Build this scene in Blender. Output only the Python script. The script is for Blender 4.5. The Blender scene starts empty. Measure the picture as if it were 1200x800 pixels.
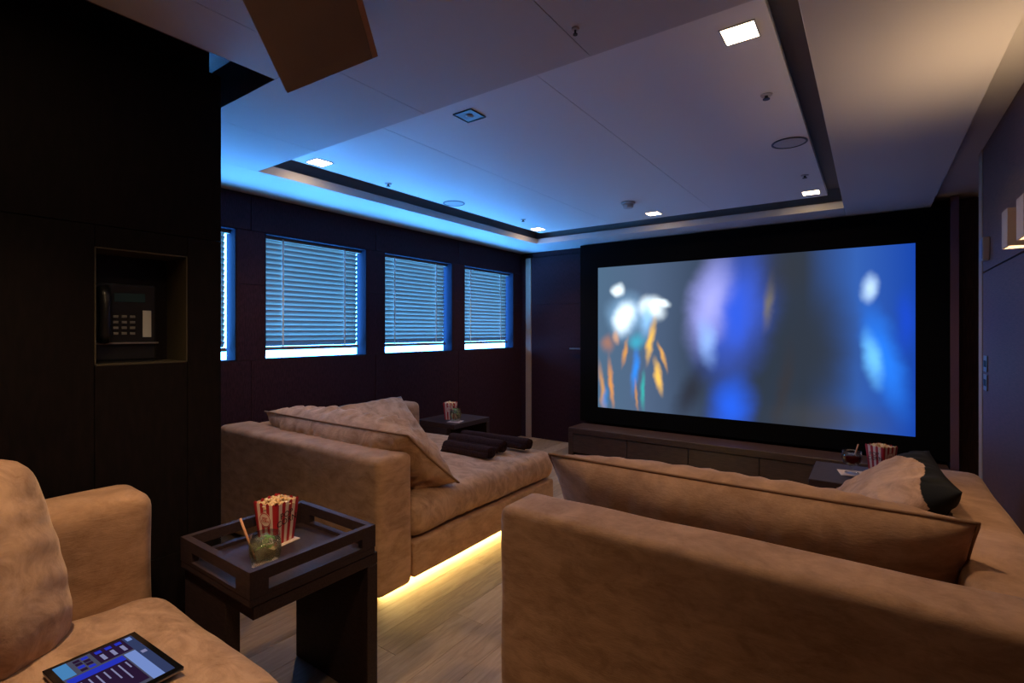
import bpy, bmesh, math, random
from mathutils import Vector, Matrix, noise
random.seed(7)
S = bpy.context.scene
COL = S.collection
PI = math.pi

# ------------------------------------------------------------------ camera
cd = bpy.data.cameras.new('camera'); cam = bpy.data.objects.new('camera', cd); COL.objects.link(cam)
cd.sensor_width = 36; cd.lens = 595 / 1200 * 36; cd.shift_y = -12 / 1200; cd.clip_start = 0.02
cam.location = (0, 0, 1.27); cam.rotation_euler = (PI / 2, 0, math.radians(35.28))
S.camera = cam
# ------------------------------------------------------------------ world, exposure
w = bpy.data.worlds.new('night_interior'); S.world = w; w.use_nodes = True
w.node_tree.nodes['Background'].inputs[0].default_value = (0.25, 0.2, 0.3, 1)
w.node_tree.nodes['Background'].inputs[1].default_value = 0.004
S.view_settings.view_transform = 'Standard'; S.view_settings.look = 'None'
S.view_settings.exposure = 0; S.view_settings.gamma = 1; S.view_settings.use_curve_mapping = False
try:
    S.cycles.use_denoising = True
    S.cycles.max_bounces = 8; S.cycles.sample_clamp_indirect = 4; S.cycles.caustics_refractive = False; S.cycles.caustics_reflective = False
except Exception: pass
# light levels (lamp builders below use these)
DOWNLIGHT_W = 34.0
REAR_W = 62.0
WARM = (1.0, 0.66, 0.36)
DAY = (0.07, 0.36, 1.0); DAY_STRENGTH = 36.0
LED = (1.0, 0.72, 0.22); LED_STRENGTH = 105.0
SCREEN_STRENGTH = 1.25
SCONCE_W = 14.0

# ------------------------------------------------------------------ materials
def N(nt, t, **kw):
    n = nt.nodes.new(t)
    for k, v in kw.items(): setattr(n, k, v)
    return n
def base(name, col, rough=0.6, metal=0.0, **inp):
    m = bpy.data.materials.new(name); m.use_nodes = True
    b = m.node_tree.nodes['Principled BSDF']
    b.inputs['Base Color'].default_value = (*col, 1); b.inputs['Roughness'].default_value = rough; b.inputs['Metallic'].default_value = metal
    for k, v in inp.items(): b.inputs[k.replace('_', ' ')].default_value = v
    return m
def grain(m, c1, c2, scale, dist=0.0, detail=4, bump=0.0, bscale=None, rough=0.5, lo=.35, hi=.65):
    """two-tone noise variation stretched by scale (x,y,z) + optional bump"""
    nt = m.node_tree; b = nt.nodes['Principled BSDF']
    tc = N(nt, 'ShaderNodeTexCoord'); mp = N(nt, 'ShaderNodeMapping'); mp.inputs['Scale'].default_value = scale
    nz = N(nt, 'ShaderNodeTexNoise'); nz.inputs['Scale'].default_value = 1; nz.inputs['Detail'].default_value = detail; nz.inputs['Distortion'].default_value = dist; nz.inputs['Roughness'].default_value = rough
    rp = N(nt, 'ShaderNodeValToRGB'); rp.color_ramp.elements[0].position = lo; rp.color_ramp.elements[1].position = hi
    rp.color_ramp.elements[0].color = (*c1, 1); rp.color_ramp.elements[1].color = (*c2, 1)
    nt.links.new(tc.outputs['Object'], mp.inputs[0]); nt.links.new(mp.outputs[0], nz.inputs['Vector']); nt.links.new(nz.outputs[0], rp.inputs[0]); nt.links.new(rp.outputs[0], b.inputs['Base Color'])
    if bump:
        mp2 = N(nt, 'ShaderNodeMapping'); mp2.inputs['Scale'].default_value = bscale or scale
        n2 = N(nt, 'ShaderNodeTexNoise'); n2.inputs['Scale'].default_value = 1; n2.inputs['Detail'].default_value = 3
        bp = N(nt, 'ShaderNodeBump'); bp.inputs['Strength'].default_value = bump; bp.inputs['Distance'].default_value = 0.004
        nt.links.new(tc.outputs['Object'], mp2.inputs[0]); nt.links.new(mp2.outputs[0], n2.inputs['Vector']); nt.links.new(n2.outputs[0], bp.inputs['Height']); nt.links.new(bp.outputs[0], b.inputs['Normal'])
    return m
def emit(name, col, strength):
    m = bpy.data.materials.new(name); m.use_nodes = True; nt = m.node_tree; nt.nodes.clear()
    e = N(nt, 'ShaderNodeEmission'); o = N(nt, 'ShaderNodeOutputMaterial')
    e.inputs[0].default_value = (*col, 1); e.inputs[1].default_value = strength; nt.links.new(e.outputs[0], o.inputs[0]); return m

velvet = grain(base('velvet', (.4, .24, .14), .9, 0, Sheen_Weight=.35, Sheen_Roughness=.4, Sheen_Tint=(1, .75, .55, 1)),
               (.31, .172, .097), (.48, .29, .178), (9, 9, 20), .4, 7, .22, (60, 60, 260), rough=.7, lo=.36, hi=.62)
velvet_light = grain(base('velvet_light', (.4, .24, .14), .9, 0, Sheen_Weight=.4, Sheen_Roughness=.4, Sheen_Tint=(1, .75, .55, 1)),
               (.29, .165, .097), (.53, .335, .215), (10, 14, 10), .8, 7, .3, (60, 200, 60), rough=.7, lo=.34, hi=.6)
piping_mat = base('piping', (.26, .14, .075), .9)
trim_teal = grain(base('trim_teal', (.03, .05, .055), .5, 0, Sheen_Weight=.3), (.02, .032, .036), (.05, .075, .08), (9, 9, 9), .5)
trim_black = grain(base('trim_black', (.014, .015, .013), .8, 0, Specular_IOR_Level=.15), (.006, .0065, .006), (.014, .014, .012), (9, 9, 9), .5)
blanket_mat = grain(base('blanket_brown', (.035, .018, .017), .95, 0, Specular_IOR_Level=.15), (.020, .008, .008), (.034, .015, .014), (90, 90, 90), 0, 3, .3, (400, 400, 400))
wall_fab = grain(base('wall_fabric', (.03, .014, .018), .75, 0, Specular_IOR_Level=.15), (.021, .0078, .012), (.040, .015, .023), (160, 160, 30), 0, 3, .15, (300, 300, 60))
wall_dark = grain(base('partition_wood', (.016, .009, .01), .7, 0, Specular_IOR_Level=.12), (.0035, .0022, .0026), (.007, .004, .0045), (60, 60, 14), 0, 3)
wall_rt = grain(base('wall_panel_grain', (.05, .03, .045), .5), (.085, .038, .034), (.15, .068, .060), (14, 14, 260), 0, 3, .1, (10, 10, 300))
wall_brown = grain(base('panel_brown', (.03, .012, .01), .5), (.05, .02, .017), (.085, .036, .03), (120, 120, 10), 0, 3)
seam_mat = base('seam_metal', (.02, .015, .018), .35, .6)
trim_mat = base('trim_beige', (.36, .26, .19), .5)
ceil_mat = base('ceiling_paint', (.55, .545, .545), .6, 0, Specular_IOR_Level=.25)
ceil_hi = base('tray_paint_lit', (.74, .73, .73), .6, 0, Specular_IOR_Level=.25)  # same ceiling paint, lightened: the tray's extra light is in the colour
slot_mat = base('cove_shade', (.26, .24, .23), .7)  # darkened colour stands in for shade inside the cove slot
black_mat = base('screen_masking', (.0025, .0025, .003), .95, 0, Specular_IOR_Level=.1)
tablew = grain(base('table_wood', (.032, .018, .02), .55, 0, Specular_IOR_Level=.3), (.024, .013, .014), (.045, .026, .028), (30, 200, 200), 0, 4, .05, (20, 260, 260))
trayw = grain(base('tray_wood', (.03, .017, .02), .55, 0, Specular_IOR_Level=.3), (.026, .014, .016), (.04, .024, .027), (30, 160, 160), 0, 4)
cabw = grain(base('cabinet_wood', (.05, .027, .022), .45), (.04, .02, .016), (.075, .042, .033), (12, 160, 160), 0, 4, .05, (10, 200, 200))
plank_mats = []
for i, (a, b_) in enumerate([((.20, .135, .085), (.30, .215, .145)), ((.25, .175, .115), (.37, .275, .19)), ((.29, .21, .145), (.40, .30, .21))]):
    plank_mats.append(grain(base('oak_%d' % i, a, .55), a, b_, (38, 5, 20), 1.2, 5, .12, (160, 14, 60), rough=.6))
under_mat = base('subfloor', (.14, .10, .07), .9)
slat_mat = bpy.data.materials.new('blind_slat'); slat_mat.use_nodes = True
_nt = slat_mat.node_tree; _b = _nt.nodes['Principled BSDF']; _b.inputs['Base Color'].default_value = (.25, .185, .12, 1); _b.inputs['Roughness'].default_value = .5
_t = N(_nt, 'ShaderNodeBsdfTranslucent'); _t.inputs[0].default_value = (.25, .3, .3, 1); _mx = N(_nt, 'ShaderNodeMixShader'); _mx.inputs[0].default_value = .03
_nt.links.new(_b.outputs[0], _mx.inputs[1]); _nt.links.new(_t.outputs[0], _mx.inputs[2]); _nt.links.new(_mx.outputs[0], _nt.nodes['Material Output'].inputs[0])
rail_mat = base('blind_rail', (.16, .14, .15), .5)
cord_mat = base('blind_cord', (.8, .85, .85), .8)
reveal_mat = base('window_reveal', (.012, .016, .030), .8, 0, Specular_IOR_Level=.03)
day_mat = emit('window_daylight', DAY, DAY_STRENGTH)
lamp_mat = emit('lamp_glow', (1.0, .70, .40), 45.0)
sconce_glow = emit('sconce_glow', (1.0, .72, .42), 6.0)
led_mat = emit('led_glow', LED, LED_STRENGTH); led_dim = emit('led_glow_dim', LED, LED_STRENGTH * .12)
steel = base('brushed_steel', (.55, .52, .5), .3, 1)
plate_mat = base('satin_plate', (.28, .26, .27), .35, .7)
white_plastic = base('white_plastic', (.5, .5, .5), .45)
dark_plastic = base('dark_plastic', (.008, .008, .01), .35)
grey_plastic = base('grey_key', (.14, .14, .14), .5)
label_mat = base('paper_strip', (.42, .44, .46), .7)
lcd_mat = base('phone_display', (.02, .05, .06), .2)
niche_mat = base('niche_lining', (.045, .036, .02), .6)
lampshade = base('lampshade_linen', (.42, .36, .34), .6)
flap_mat = grain(base('flap_board', (.17, .12, .10), .6), (.16, .112, .092), (.20, .145, .12), (3, 3, 3), 0)
flap_edge = base('flap_edge', (.36, .19, .12), .5)
grille_mat = base('speaker_grille', (.46, .45, .45), .7)
dot_mat = base('sprinkler_metal', (.05, .05, .055), .35, .6)
red_mat = base('carton_red', (.46, .018, .028), .6)
cream_mat = base('carton_cream', (.78, .60, .52), .65)
ink_mat = base('carton_ink', (.02, .012, .012), .6)
pop_mat = grain(base('popcorn', (.8, .6, .35), .8), (.70, .40, .15), (.88, .72, .48), (60, 60, 60), 0, 2)
coaster_mat = base('coaster_card', (.72, .58, .50), .6)
def thin_glass(name, tint, body=None, share=0.0, rough=.03):
    m = bpy.data.materials.new(name); m.use_nodes = True; nt = m.node_tree; nt.nodes.clear(); o = N(nt, 'ShaderNodeOutputMaterial')
    t = N(nt, 'ShaderNodeBsdfTransparent'); t.inputs[0].default_value = (*tint, 1); g_ = N(nt, 'ShaderNodeBsdfGlossy'); g_.inputs['Roughness'].default_value = rough
    lw = N(nt, 'ShaderNodeLayerWeight'); lw.inputs[0].default_value = .25; mx = N(nt, 'ShaderNodeMixShader')
    a = t.outputs[0]
    if body:
        d = N(nt, 'ShaderNodeBsdfDiffuse'); d.inputs[0].default_value = (*body, 1); tl_ = N(nt, 'ShaderNodeBsdfTranslucent'); tl_.inputs[0].default_value = (*body, 1)
        m1 = N(nt, 'ShaderNodeMixShader'); m1.inputs[0].default_value = .5; nt.links.new(d.outputs[0], m1.inputs[1]); nt.links.new(tl_.outputs[0], m1.inputs[2])
        m2 = N(nt, 'ShaderNodeMixShader'); m2.inputs[0].default_value = share; nt.links.new(a, m2.inputs[1]); nt.links.new(m1.outputs[0], m2.inputs[2]); a = m2.outputs[0]
    mu = N(nt, 'ShaderNodeMath', operation='MULTIPLY'); mu.inputs[1].default_value = .55; nt.links.new(lw.outputs['Fresnel'], mu.inputs[0]); nt.links.new(mu.outputs[0], mx.inputs[0])
    nt.links.new(a, mx.inputs[1]); nt.links.new(g_.outputs[0], mx.inputs[2]); nt.links.new(mx.outputs[0], o.inputs[0]); return m
glass_mat = thin_glass('clear_glass', (.95, .97, .96))
lime_mat = thin_glass('lime_drink', (.96, .94, .78), (.95, .90, .55), .20)
red_drink = thin_glass('red_drink', (.45, .05, .04), (.20, .012, .012), .6)
ice_mat = thin_glass('ice', (.93, .97, .97), (.85, .9, .9), .14, .1)
mint_mat = base('mint_leaf', (.09, .26, .03), .5)
straw_mat = base('paper_straw', (.62, .30, .17), .6)
tab_body = base('tablet_body', (.006, .006, .007), .15)
tab_back = base('tablet_shell', (.35, .33, .33), .35, .8)

# ------------------------------------------------------------------ mesh helpers
def obj(name, bm, mats, parent=None, loc=(0, 0, 0), rot=None, smooth=False):
    me = bpy.data.meshes.new(name); bmesh.ops.recalc_face_normals(bm, faces=bm.faces) if smooth != 'keep' else None
    bm.to_mesh(me); bm.free()
    for m in (mats if isinstance(mats, (list, tuple)) else [mats]): me.materials.append(m)
    if smooth:
        for p in me.polygons: p.use_smooth = True
    o = bpy.data.objects.new(name, me); COL.objects.link(o); o.location = loc
    if rot is not None: o.rotation_euler = rot
    if parent: o.parent = parent
    return o
def copyobj(o, parent=None, loc=None, rot=None):
    c = o.copy(); COL.objects.link(c)
    c.parent = parent
    if loc is not None: c.location = loc
    if rot is not None: c.rotation_euler = rot
    return c
def copytree(o, parent=None):
    c = copyobj(o, parent)
    for ch in list(o.children): copytree(ch, c)
    return c
def tag(o, label, cat, group=None):
    o['label'] = label; o['category'] = cat
    if group: o['group'] = group
    return o
def thing(name, label, cat, loc=(0, 0, 0), rz=0, group=None):
    o = bpy.data.objects.new(name, None); COL.objects.link(o); o.location = loc; o.rotation_euler = (0, 0, rz); o.empty_display_size = .05
    return tag(o, label, cat, group)
def struct(o):
    o['kind'] = 'structure'; return o
def bx(bm, x0, x1, y0, y1, z0, z1, bev=0.0, seg=2, mi=0):
    t = bmesh.new(); bmesh.ops.create_cube(t, size=1)
    for v in t.verts: v.co = Vector(((x0 + x1) / 2 + v.co.x * (x1 - x0), (y0 + y1) / 2 + v.co.y * (y1 - y0), (z0 + z1) / 2 + v.co.z * (z1 - z0)))
    if bev: bmesh.ops.bevel(t, geom=t.edges[:], offset=bev, segments=seg, affect='EDGES', profile=.5)
    bmesh.ops.recalc_face_normals(t, faces=t.faces)
    mp = {}
    for v in t.verts: mp[v] = bm.verts.new(v.co)
    for f in t.faces:
        try:
            nf = bm.faces.new([mp[v] for v in f.verts]); nf.material_index = mi
        except ValueError: pass
    t.free(); return bm
def B(*a, **k): return bx(bmesh.new(), *a, **k)
def merge(bm, t, M=None, mi=None):
    mp = {}
    for v in t.verts: mp[v] = bm.verts.new(M @ v.co if M else v.co)
    for f in t.faces:
        nf = bm.faces.new([mp[v] for v in f.verts]); nf.material_index = f.material_index if mi is None else mi
    t.free()
def tube(bm, pts, r, n=8, closed=False, mi=0, cap=True):
    rings = []; L = len(pts); pts = [Vector(p) for p in pts]
    prev = None
    for i, p in enumerate(pts):
        a = pts[(i - 1) % L] if (closed or i > 0) else p; b = pts[(i + 1) % L] if (closed or i < L - 1) else p
        d = (b - a).normalized()
        if prev is None:
            q = Vector((0, 0, 1)) if abs(d.z) < .9 else Vector((1, 0, 0)); s = d.cross(q).normalized()
        else: s = (prev - d * prev.dot(d)).normalized()
        prev = s; u = d.cross(s); rr = r[i] if isinstance(r, (list, tuple)) else r
        rings.append([bm.verts.new(p + (s * math.cos(2 * PI * k / n) + u * math.sin(2 * PI * k / n)) * rr) for k in range(n)])
    for i in range(L if closed else L - 1):
        A, C = rings[i], rings[(i + 1) % L]
        for k in range(n):
            f = bm.faces.new([A[k], A[(k + 1) % n], C[(k + 1) % n], C[k]]); f.material_index = mi
    if cap and not closed:
        bm.faces.new(rings[0][::-1]).material_index = mi; bm.faces.new(rings[-1]).material_index = mi
    return bm
def lathe(bm, prof, n=32, cx=0, cy=0, mi=0):
    rings = []
    for r, z in prof:
        if r < 1e-5: rings.append([bm.verts.new((cx, cy, z))])
        else: rings.append([bm.verts.new((cx + r * math.cos(2 * PI * k / n), cy + r * math.sin(2 * PI * k / n), z)) for k in range(n)])
    for A, C in zip(rings, rings[1:]):
        for k in range(n):
            if len(A) == 1 and len(C) == 1: continue
            if len(A) == 1: f = bm.faces.new([A[0], C[(k + 1) % n], C[k]])
            elif len(C) == 1: f = bm.faces.new([A[k], A[(k + 1) % n], C[0]])
            else: f = bm.faces.new([A[k], A[(k + 1) % n], C[(k + 1) % n], C[k]])
            f.material_index = mi
    return bm
def soft_box(x0, x1, y0, y1, z0, z1, r=.03, step=.05, crown=0.0, amp=.003, freq=5.0, seed=0, wrinkle=None, rtop=None):
    """upholstered block: rounded edges, crowned top, gentle unevenness"""
    lo = Vector((x0, y0, z0)); hi = Vector((x1, y1, z1)); ce = (lo + hi) / 2; hs = (hi - lo) / 2
    axes = []
    for k in range(3):
        s = hs[k]; rr = min(r, s * .98); c = [-s, -s + rr * .12, -s + rr * .3, -s + rr * .6, -s + rr]
        n = max(1, int((2 * s - 2 * rr) / step)); mid = [-s + rr + (2 * s - 2 * rr) * i / n for i in range(1, n)]
        axes.append(c + mid + [-v for v in c[::-1]])
    bm = bmesh.new(); vd = {}
    def V(i, j, k):
        key = (i, j, k)
        if key not in vd:
            p = Vector((axes[0][i], axes[1][j], axes[2][k]))
            q = Vector([max(-(hs[a] - min(r, hs[a] * .98)), min(hs[a] - min(r, hs[a] * .98), p[a])) for a in range(3)])
            d = p - q
            if d.length > 1e-7: nrm = d.normalized(); p = q + nrm * r
            else: nrm = Vector((0, 0, 1))
            if crown and p.z > 0:
                fx = 1 - abs(p.x / hs.x) ** 4; fy = 1 - abs(p.y / hs.y) ** 4; p.z += crown * max(0, fx) * max(0, fy) * (p.z / hs.z)
            if amp:
                p += nrm * amp * noise.noise(p * freq + Vector((seed * 7.3, seed, 3.1)))
            if wrinkle: p += nrm * wrinkle(p, nrm)
            vd[key] = bm.verts.new(p + ce)
        return vd[key]
    nx, ny, nz = [len(a) - 1 for a in axes]
    for i in range(nx):
        for j in range(ny):
            bm.faces.new([V(i, j, 0), V(i, j + 1, 0), V(i + 1, j + 1, 0), V(i + 1, j, 0)]); bm.faces.new([V(i, j, nz), V(i + 1, j, nz), V(i + 1, j + 1, nz), V(i, j + 1, nz)])
    for i in range(nx):
        for k in range(nz):
            bm.faces.new([V(i, 0, k), V(i + 1, 0, k), V(i + 1, 0, k + 1), V(i, 0, k + 1)]); bm.faces.new([V(i, ny, k), V(i, ny, k + 1), V(i + 1, ny, k + 1), V(i + 1, ny, k)])
    for j in range(ny):
        for k in range(nz):
            bm.faces.new([V(0, j, k), V(0, j, k + 1), V(0, j + 1, k + 1), V(0, j + 1, k)]); bm.faces.new([V(nx, j, k), V(nx, j + 1, k), V(nx, j + 1, k + 1), V(nx, j, k + 1)])
    return bm
def pillow_mesh(w, h, t, nu=40, nv=28, pinch=.05, wr=.012, seed=1, band=None, sag=0.0, rnd=0.0):
    """knife-edge pillow in local XZ plane (x width, z height), thickness along y. band(u,v)-> True gives material 1"""
    bm = bmesh.new(); front = {}; back = {}; per = []
    def P(i, j, side):
        u = -1 + 2 * i / nu; v = -1 + 2 * j / nv
        x = w / 2 * u * (1 - pinch * (1 - v * v) * abs(u) ** 3); z = h / 2 * v * (1 - pinch * (1 - u * u) * abs(v) ** 3)
        T = t / 2 * max(0, 1 - u ** 4) ** .62 * max(0, 1 - v ** 4) ** .5 * (1 - .12 * (u * u + v * v))
        T *= 1 - .10 * v
        x *= 1 - rnd * abs(v) ** 7; z *= 1 - rnd * abs(u) ** 7
        e = max(abs(u), abs(v)); q = Vector((x * 7, side * 3 + seed, z * 7))
        fold = noise.noise(Vector((x * 9 + z * 4, seed * 2.1 + side, z * 5 - x * 3))) * wr * (T / (t / 2)) ** .5
        pk = wr * 1.1 * math.sin(34 * (u * w if abs(v) > abs(u) else v * h) + 4 * noise.noise(q)) * max(0, (e - .45)) * (1 - e) * 4
        y = side * (T + fold + pk)
        z -= sag * (1 - u * u) * (v + 1) / 2
        return Vector((x, y if e < 1 else 0, z))
    for i in range(nu + 1):
        for j in range(nv + 1):
            f = bm.verts.new(P(i, j, -1)); front[i, j] = f
            back[i, j] = f if i in (0, nu) or j in (0, nv) else bm.verts.new(P(i, j, 1))
    for i in range(nu):
        for j in range(nv):
            u = -1 + 2 * (i + .5) / nu; v = -1 + 2 * (j + .5) / nv
            a = bm.faces.new([front[i, j], front[i + 1, j], front[i + 1, j + 1], front[i, j + 1]]); a.material_index = 1 if band and band(u, v, -1) else 0
            b = bm.faces.new([back[i, j], back[i, j + 1], back[i + 1, j + 1], back[i + 1, j]]); b.material_index = 1 if band and band(u, v, 1) else 0
    per = [front[i, 0].co.copy() for i in range(nu)] + [front[nu, j].co.copy() for j in range(nv)] + [front[i, nv].co.copy() for i in range(nu, 0, -1)] + [front[0, j].co.copy() for j in range(nv, 0, -1)]
    return bm, per
def ray_frame(ex, ez):
    """rotation matrix with local x -> ex and local z -> ez (orthogonalised)"""
    ex = Vector(ex).normalized(); ez = Vector(ez); ez = (ez - ex * ez.dot(ex)).normalized(); ey = ez.cross(ex)
    return Matrix((ex, ey, ez)).transposed()

XL, YF, XR, YB = -3.474, 5.12, .50, -1.6      # room planes
H = 2.21; H2 = 2.30
# ------------------------------------------------------------------ floor: oak planks along the room
fl = struct(obj('floor', B(XL - .1, 1.5, YB, YF + .1, -.06, -.012), under_mat))
pm = []
for k in range(3):
    for L in (1.9, 1.25, .85):
        me = bpy.data.meshes.new('plank'); b_ = B(-.0746, .0746, 0, L, -.012, 0, .0008, 1); b_.to_mesh(me); b_.free(); me.materials.append(plank_mats[k]); pm.append((L, k, me))
rp = random.Random(3); x = XL + .075
while x < 1.5:
    y = YB - rp.random() * .8
    while y < YF:
        L, k, me = rp.choice(pm)
        o = bpy.data.objects.new('plank', me); COL.objects.link(o); o.parent = fl; o.location = (x, y, 0)
        if y + L > YF + .05: o.scale.y = (YF + .05 - y) / L
        y += L + .0008
    x += .15
struct(obj('floor_platform', B(-1.98, .48, YB, .60, 0, .115, .004), plank_mats[0]))

# ------------------------------------------------------------------ ceiling
ce = struct(obj('ceiling', B(XL - .1, 1.6, YB, YF + .1, 2.46, 2.52), slot_mat))
def cpanel(x0, x1, y0, y1, z, th=.02, mat=None, name='ceiling_panel'):
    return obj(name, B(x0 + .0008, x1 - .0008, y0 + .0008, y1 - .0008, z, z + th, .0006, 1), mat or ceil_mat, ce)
TX0, TX1, TY0, TY1 = -2.945, -.17, 1.575, 4.63            # main tray opening
HX, HY = -1.82, 1.037                                     # rear tray corner
EX = .369                                                 # lower ceiling ends here on the right
xs = [XL, -2.37, -1.577, -.784, TX1 + .0]
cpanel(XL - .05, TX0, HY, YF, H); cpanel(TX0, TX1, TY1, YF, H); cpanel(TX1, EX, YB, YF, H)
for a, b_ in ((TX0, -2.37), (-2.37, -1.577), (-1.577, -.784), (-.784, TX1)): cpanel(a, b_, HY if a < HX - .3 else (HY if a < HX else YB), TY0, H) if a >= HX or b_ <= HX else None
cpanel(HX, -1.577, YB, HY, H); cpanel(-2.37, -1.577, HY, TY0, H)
# tray lips, slots, raised panels
def lip(bm, x0, x1, y0, y1): bx(bm, x0, x1, y0, y1, H + .001, H + .055, .002, 1)
lb = bmesh.new(); lw = .018
lip(lb, TX0 - lw, TX0, TY0 - lw, TY1 + lw); lip(lb, TX1, TX1 + lw, TY0 - lw, TY1 + lw); lip(lb, TX0, TX1, TY0 - lw, TY0); lip(lb, TX0, TX1, TY1, TY1 + lw)
obj('tray_lip', lb, ceil_mat, ce)
sb = bmesh.new(); g = .07
bx(sb, TX0 - g - .01, TX0 - g, TY0 - g, TY1 + g, H + .02, 2.46); bx(sb, TX1 + g, TX1 + g + .01, TY0 - g, TY1 + g, H + .02, 2.46); bx(sb, TX0 - g, TX1 + g, TY0 - g - .01, TY0 - g, H + .02, 2.46); bx(sb, TX0 - g, TX1 + g, TY1 + g, TY1 + g + .01, H + .02, 2.46)
bx(sb, TX0 - g, TX1 + g, TY0 - g, TY1 + g, 2.385, 2.40)
obj('cove_slot', sb, slot_mat, ce)
gi = .10
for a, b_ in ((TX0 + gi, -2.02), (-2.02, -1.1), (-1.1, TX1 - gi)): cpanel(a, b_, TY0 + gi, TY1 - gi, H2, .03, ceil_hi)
# rear tray around the partition; dark brown puts its shade into the colour
rb = bmesh.new()
bx(rb, XL, HX + .02, HY, HY + .018, H + .001, H + .06); bx(rb, HX, HX + .018, YB, HY, H + .001, H + .06); bx(rb, XL, HX + .05, HY + .05, HY + .06, H + .02, 2.46); bx(rb, HX + .05, HX + .06, YB, HY + .06, H + .02, 2.46)
obj('tray_lip', rb, wall_brown, ce)
cpanel(XL, HX - .05, YB, HY - .06, H2 + .015, .03, wall_brown)
# raised strip along right wall
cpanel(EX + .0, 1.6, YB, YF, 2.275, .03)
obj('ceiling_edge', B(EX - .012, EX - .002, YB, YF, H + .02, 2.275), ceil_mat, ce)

# ------------------------------------------------------------------ left wall with four windows
WY = [(.835, 1.71), (1.909, 2.786), (2.982, 3.86), (4.05, 4.94)]; WZ0, WZ1 = 1.07, 1.961
wl = bmesh.new(); xb0, xb1 = XL - .16, XL - .012
edges = [YB] + [v for p in WY for v in p] + [YF + .1]
bx(wl, xb0, xb1, YB, YF + .1, 0, WZ0); bx(wl, xb0, xb1, YB, YF + .1, WZ1, 2.46)
for k in range(0, len(edges), 2): bx(wl, xb0, xb1, edges[k], edges[k + 1], WZ0, WZ1)
wl = struct(obj('wall_left', wl, seam_mat))
def wpanel(x0, x1, y0, y1, z0, z1, parent, mat, gp=.0015): return obj('wall_panel', B(x0 + (gp if x1 - x0 > .1 else 0), x1 - (gp if x1 - x0 > .1 else 0), y0 + (gp if y1 - y0 > .1 else 0), y1 - (gp if y1 - y0 > .1 else 0), z0 + gp, z1 - gp, .001, 1), mat, parent)
ZS = 1.59
cuts = [-.2, 1.81, 2.884, 3.955, YF]
for a, b_ in zip(cuts, cuts[1:]):
    wpanel(XL - .012, XL, a, b_, .0, WZ0, wl, wall_fab); wpanel(XL - .012, XL, a, b_, WZ1, H, wl, wall_fab)
for a, b_ in ((-.2, WY[0][0]), (WY[0][1], WY[1][0]), (WY[1][1], WY[2][0]), (WY[2][1], WY[3][0]), (WY[3][1], YF)):
    wpanel(XL - .012, XL, a, b_, WZ0, ZS, wl, wall_fab, .001); wpanel(XL - .012, XL, a, b_, ZS, WZ1, wl, wall_fab, .001)
slat_me = None
for i, (a, b_) in enumerate(WY):
    fb = bmesh.new(); d = XL - .136
    bx(fb, d, XL - .001, a, a + .006, WZ0, WZ1); bx(fb, d, XL - .001, b_ - .006, b_, WZ0, WZ1); bx(fb, d, XL - .001, a, b_, WZ0, WZ0 + .006); bx(fb, d, XL - .001, a, b_, WZ1 - .006, WZ1)
    wn = struct(obj('window_%d' % (i + 1), fb, reveal_mat))
    obj('pane', B(XL - .135, XL - .122, a + .006, b_ - .006, WZ0 + .006, WZ1 - .006), day_mat, wn)
    vb = thing('venetian_blind', ['silvery venetian blind mostly hidden behind the dark partition', 'silvery venetian blind in the window next to the dark partition',
               'silvery venetian blind in the middle window behind the left sofa corner', 'silvery venetian blind in the window next to the beige corner trim'][i],
               'blind', (XL - .085, (a + b_) / 2, WZ0), 0, 'venetian blinds on the window wall')
    hw = (b_ - a) / 2 - .006
    obj('head_rail', B(-.022, .022, -hw, hw, WZ1 - WZ0 - .03, WZ1 - WZ0 - .007, .003, 1), slat_mat, vb)
    n = 21; z0 = .112; z1 = WZ1 - WZ0 - .036
    if slat_me is None:
        sm = bmesh.new(); tl = math.radians(58); W = .05; rows = []
        for q in range(5):
            s = (q / 4 - .5) * W; cx = s * math.cos(tl); cz = s * math.sin(tl); bow = .003 * (1 - (2 * q / 4 - 1) ** 2)
            rows.append([sm.verts.new((cx + bow * math.sin(tl), yy, cz - bow * math.cos(tl))) for yy in (-hw + .002, hw - .032)])
        for A, C in zip(rows, rows[1:]): sm.faces.new([A[0], A[1], C[1], C[0]])
        slat_me = bpy.data.meshes.new('slat'); sm.to_mesh(slat_me); sm.free(); slat_me.materials.append(slat_mat)
        for p in slat_me.polygons: p.use_smooth = True
    for k in range(n):
        o = bpy.data.objects.new('slat', slat_me); COL.objects.link(o); o.parent = vb; o.location = (0, 0, z0 + (z1 - z0) * k / (n - 1))
    obj('bottom_rail', B(-.024, .024, -hw, hw - .026, .062, .088, .004, 1), rail_mat, vb)
    for fy in (-.62, .62):
        cb = bmesh.new()
        for sx in (.021,): bx(cb, sx, sx + .0015, fy * hw - .006, fy * hw + .006, .07, z1 + .02)
        obj('ladder_tape', cb, cord_mat, vb)

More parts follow.
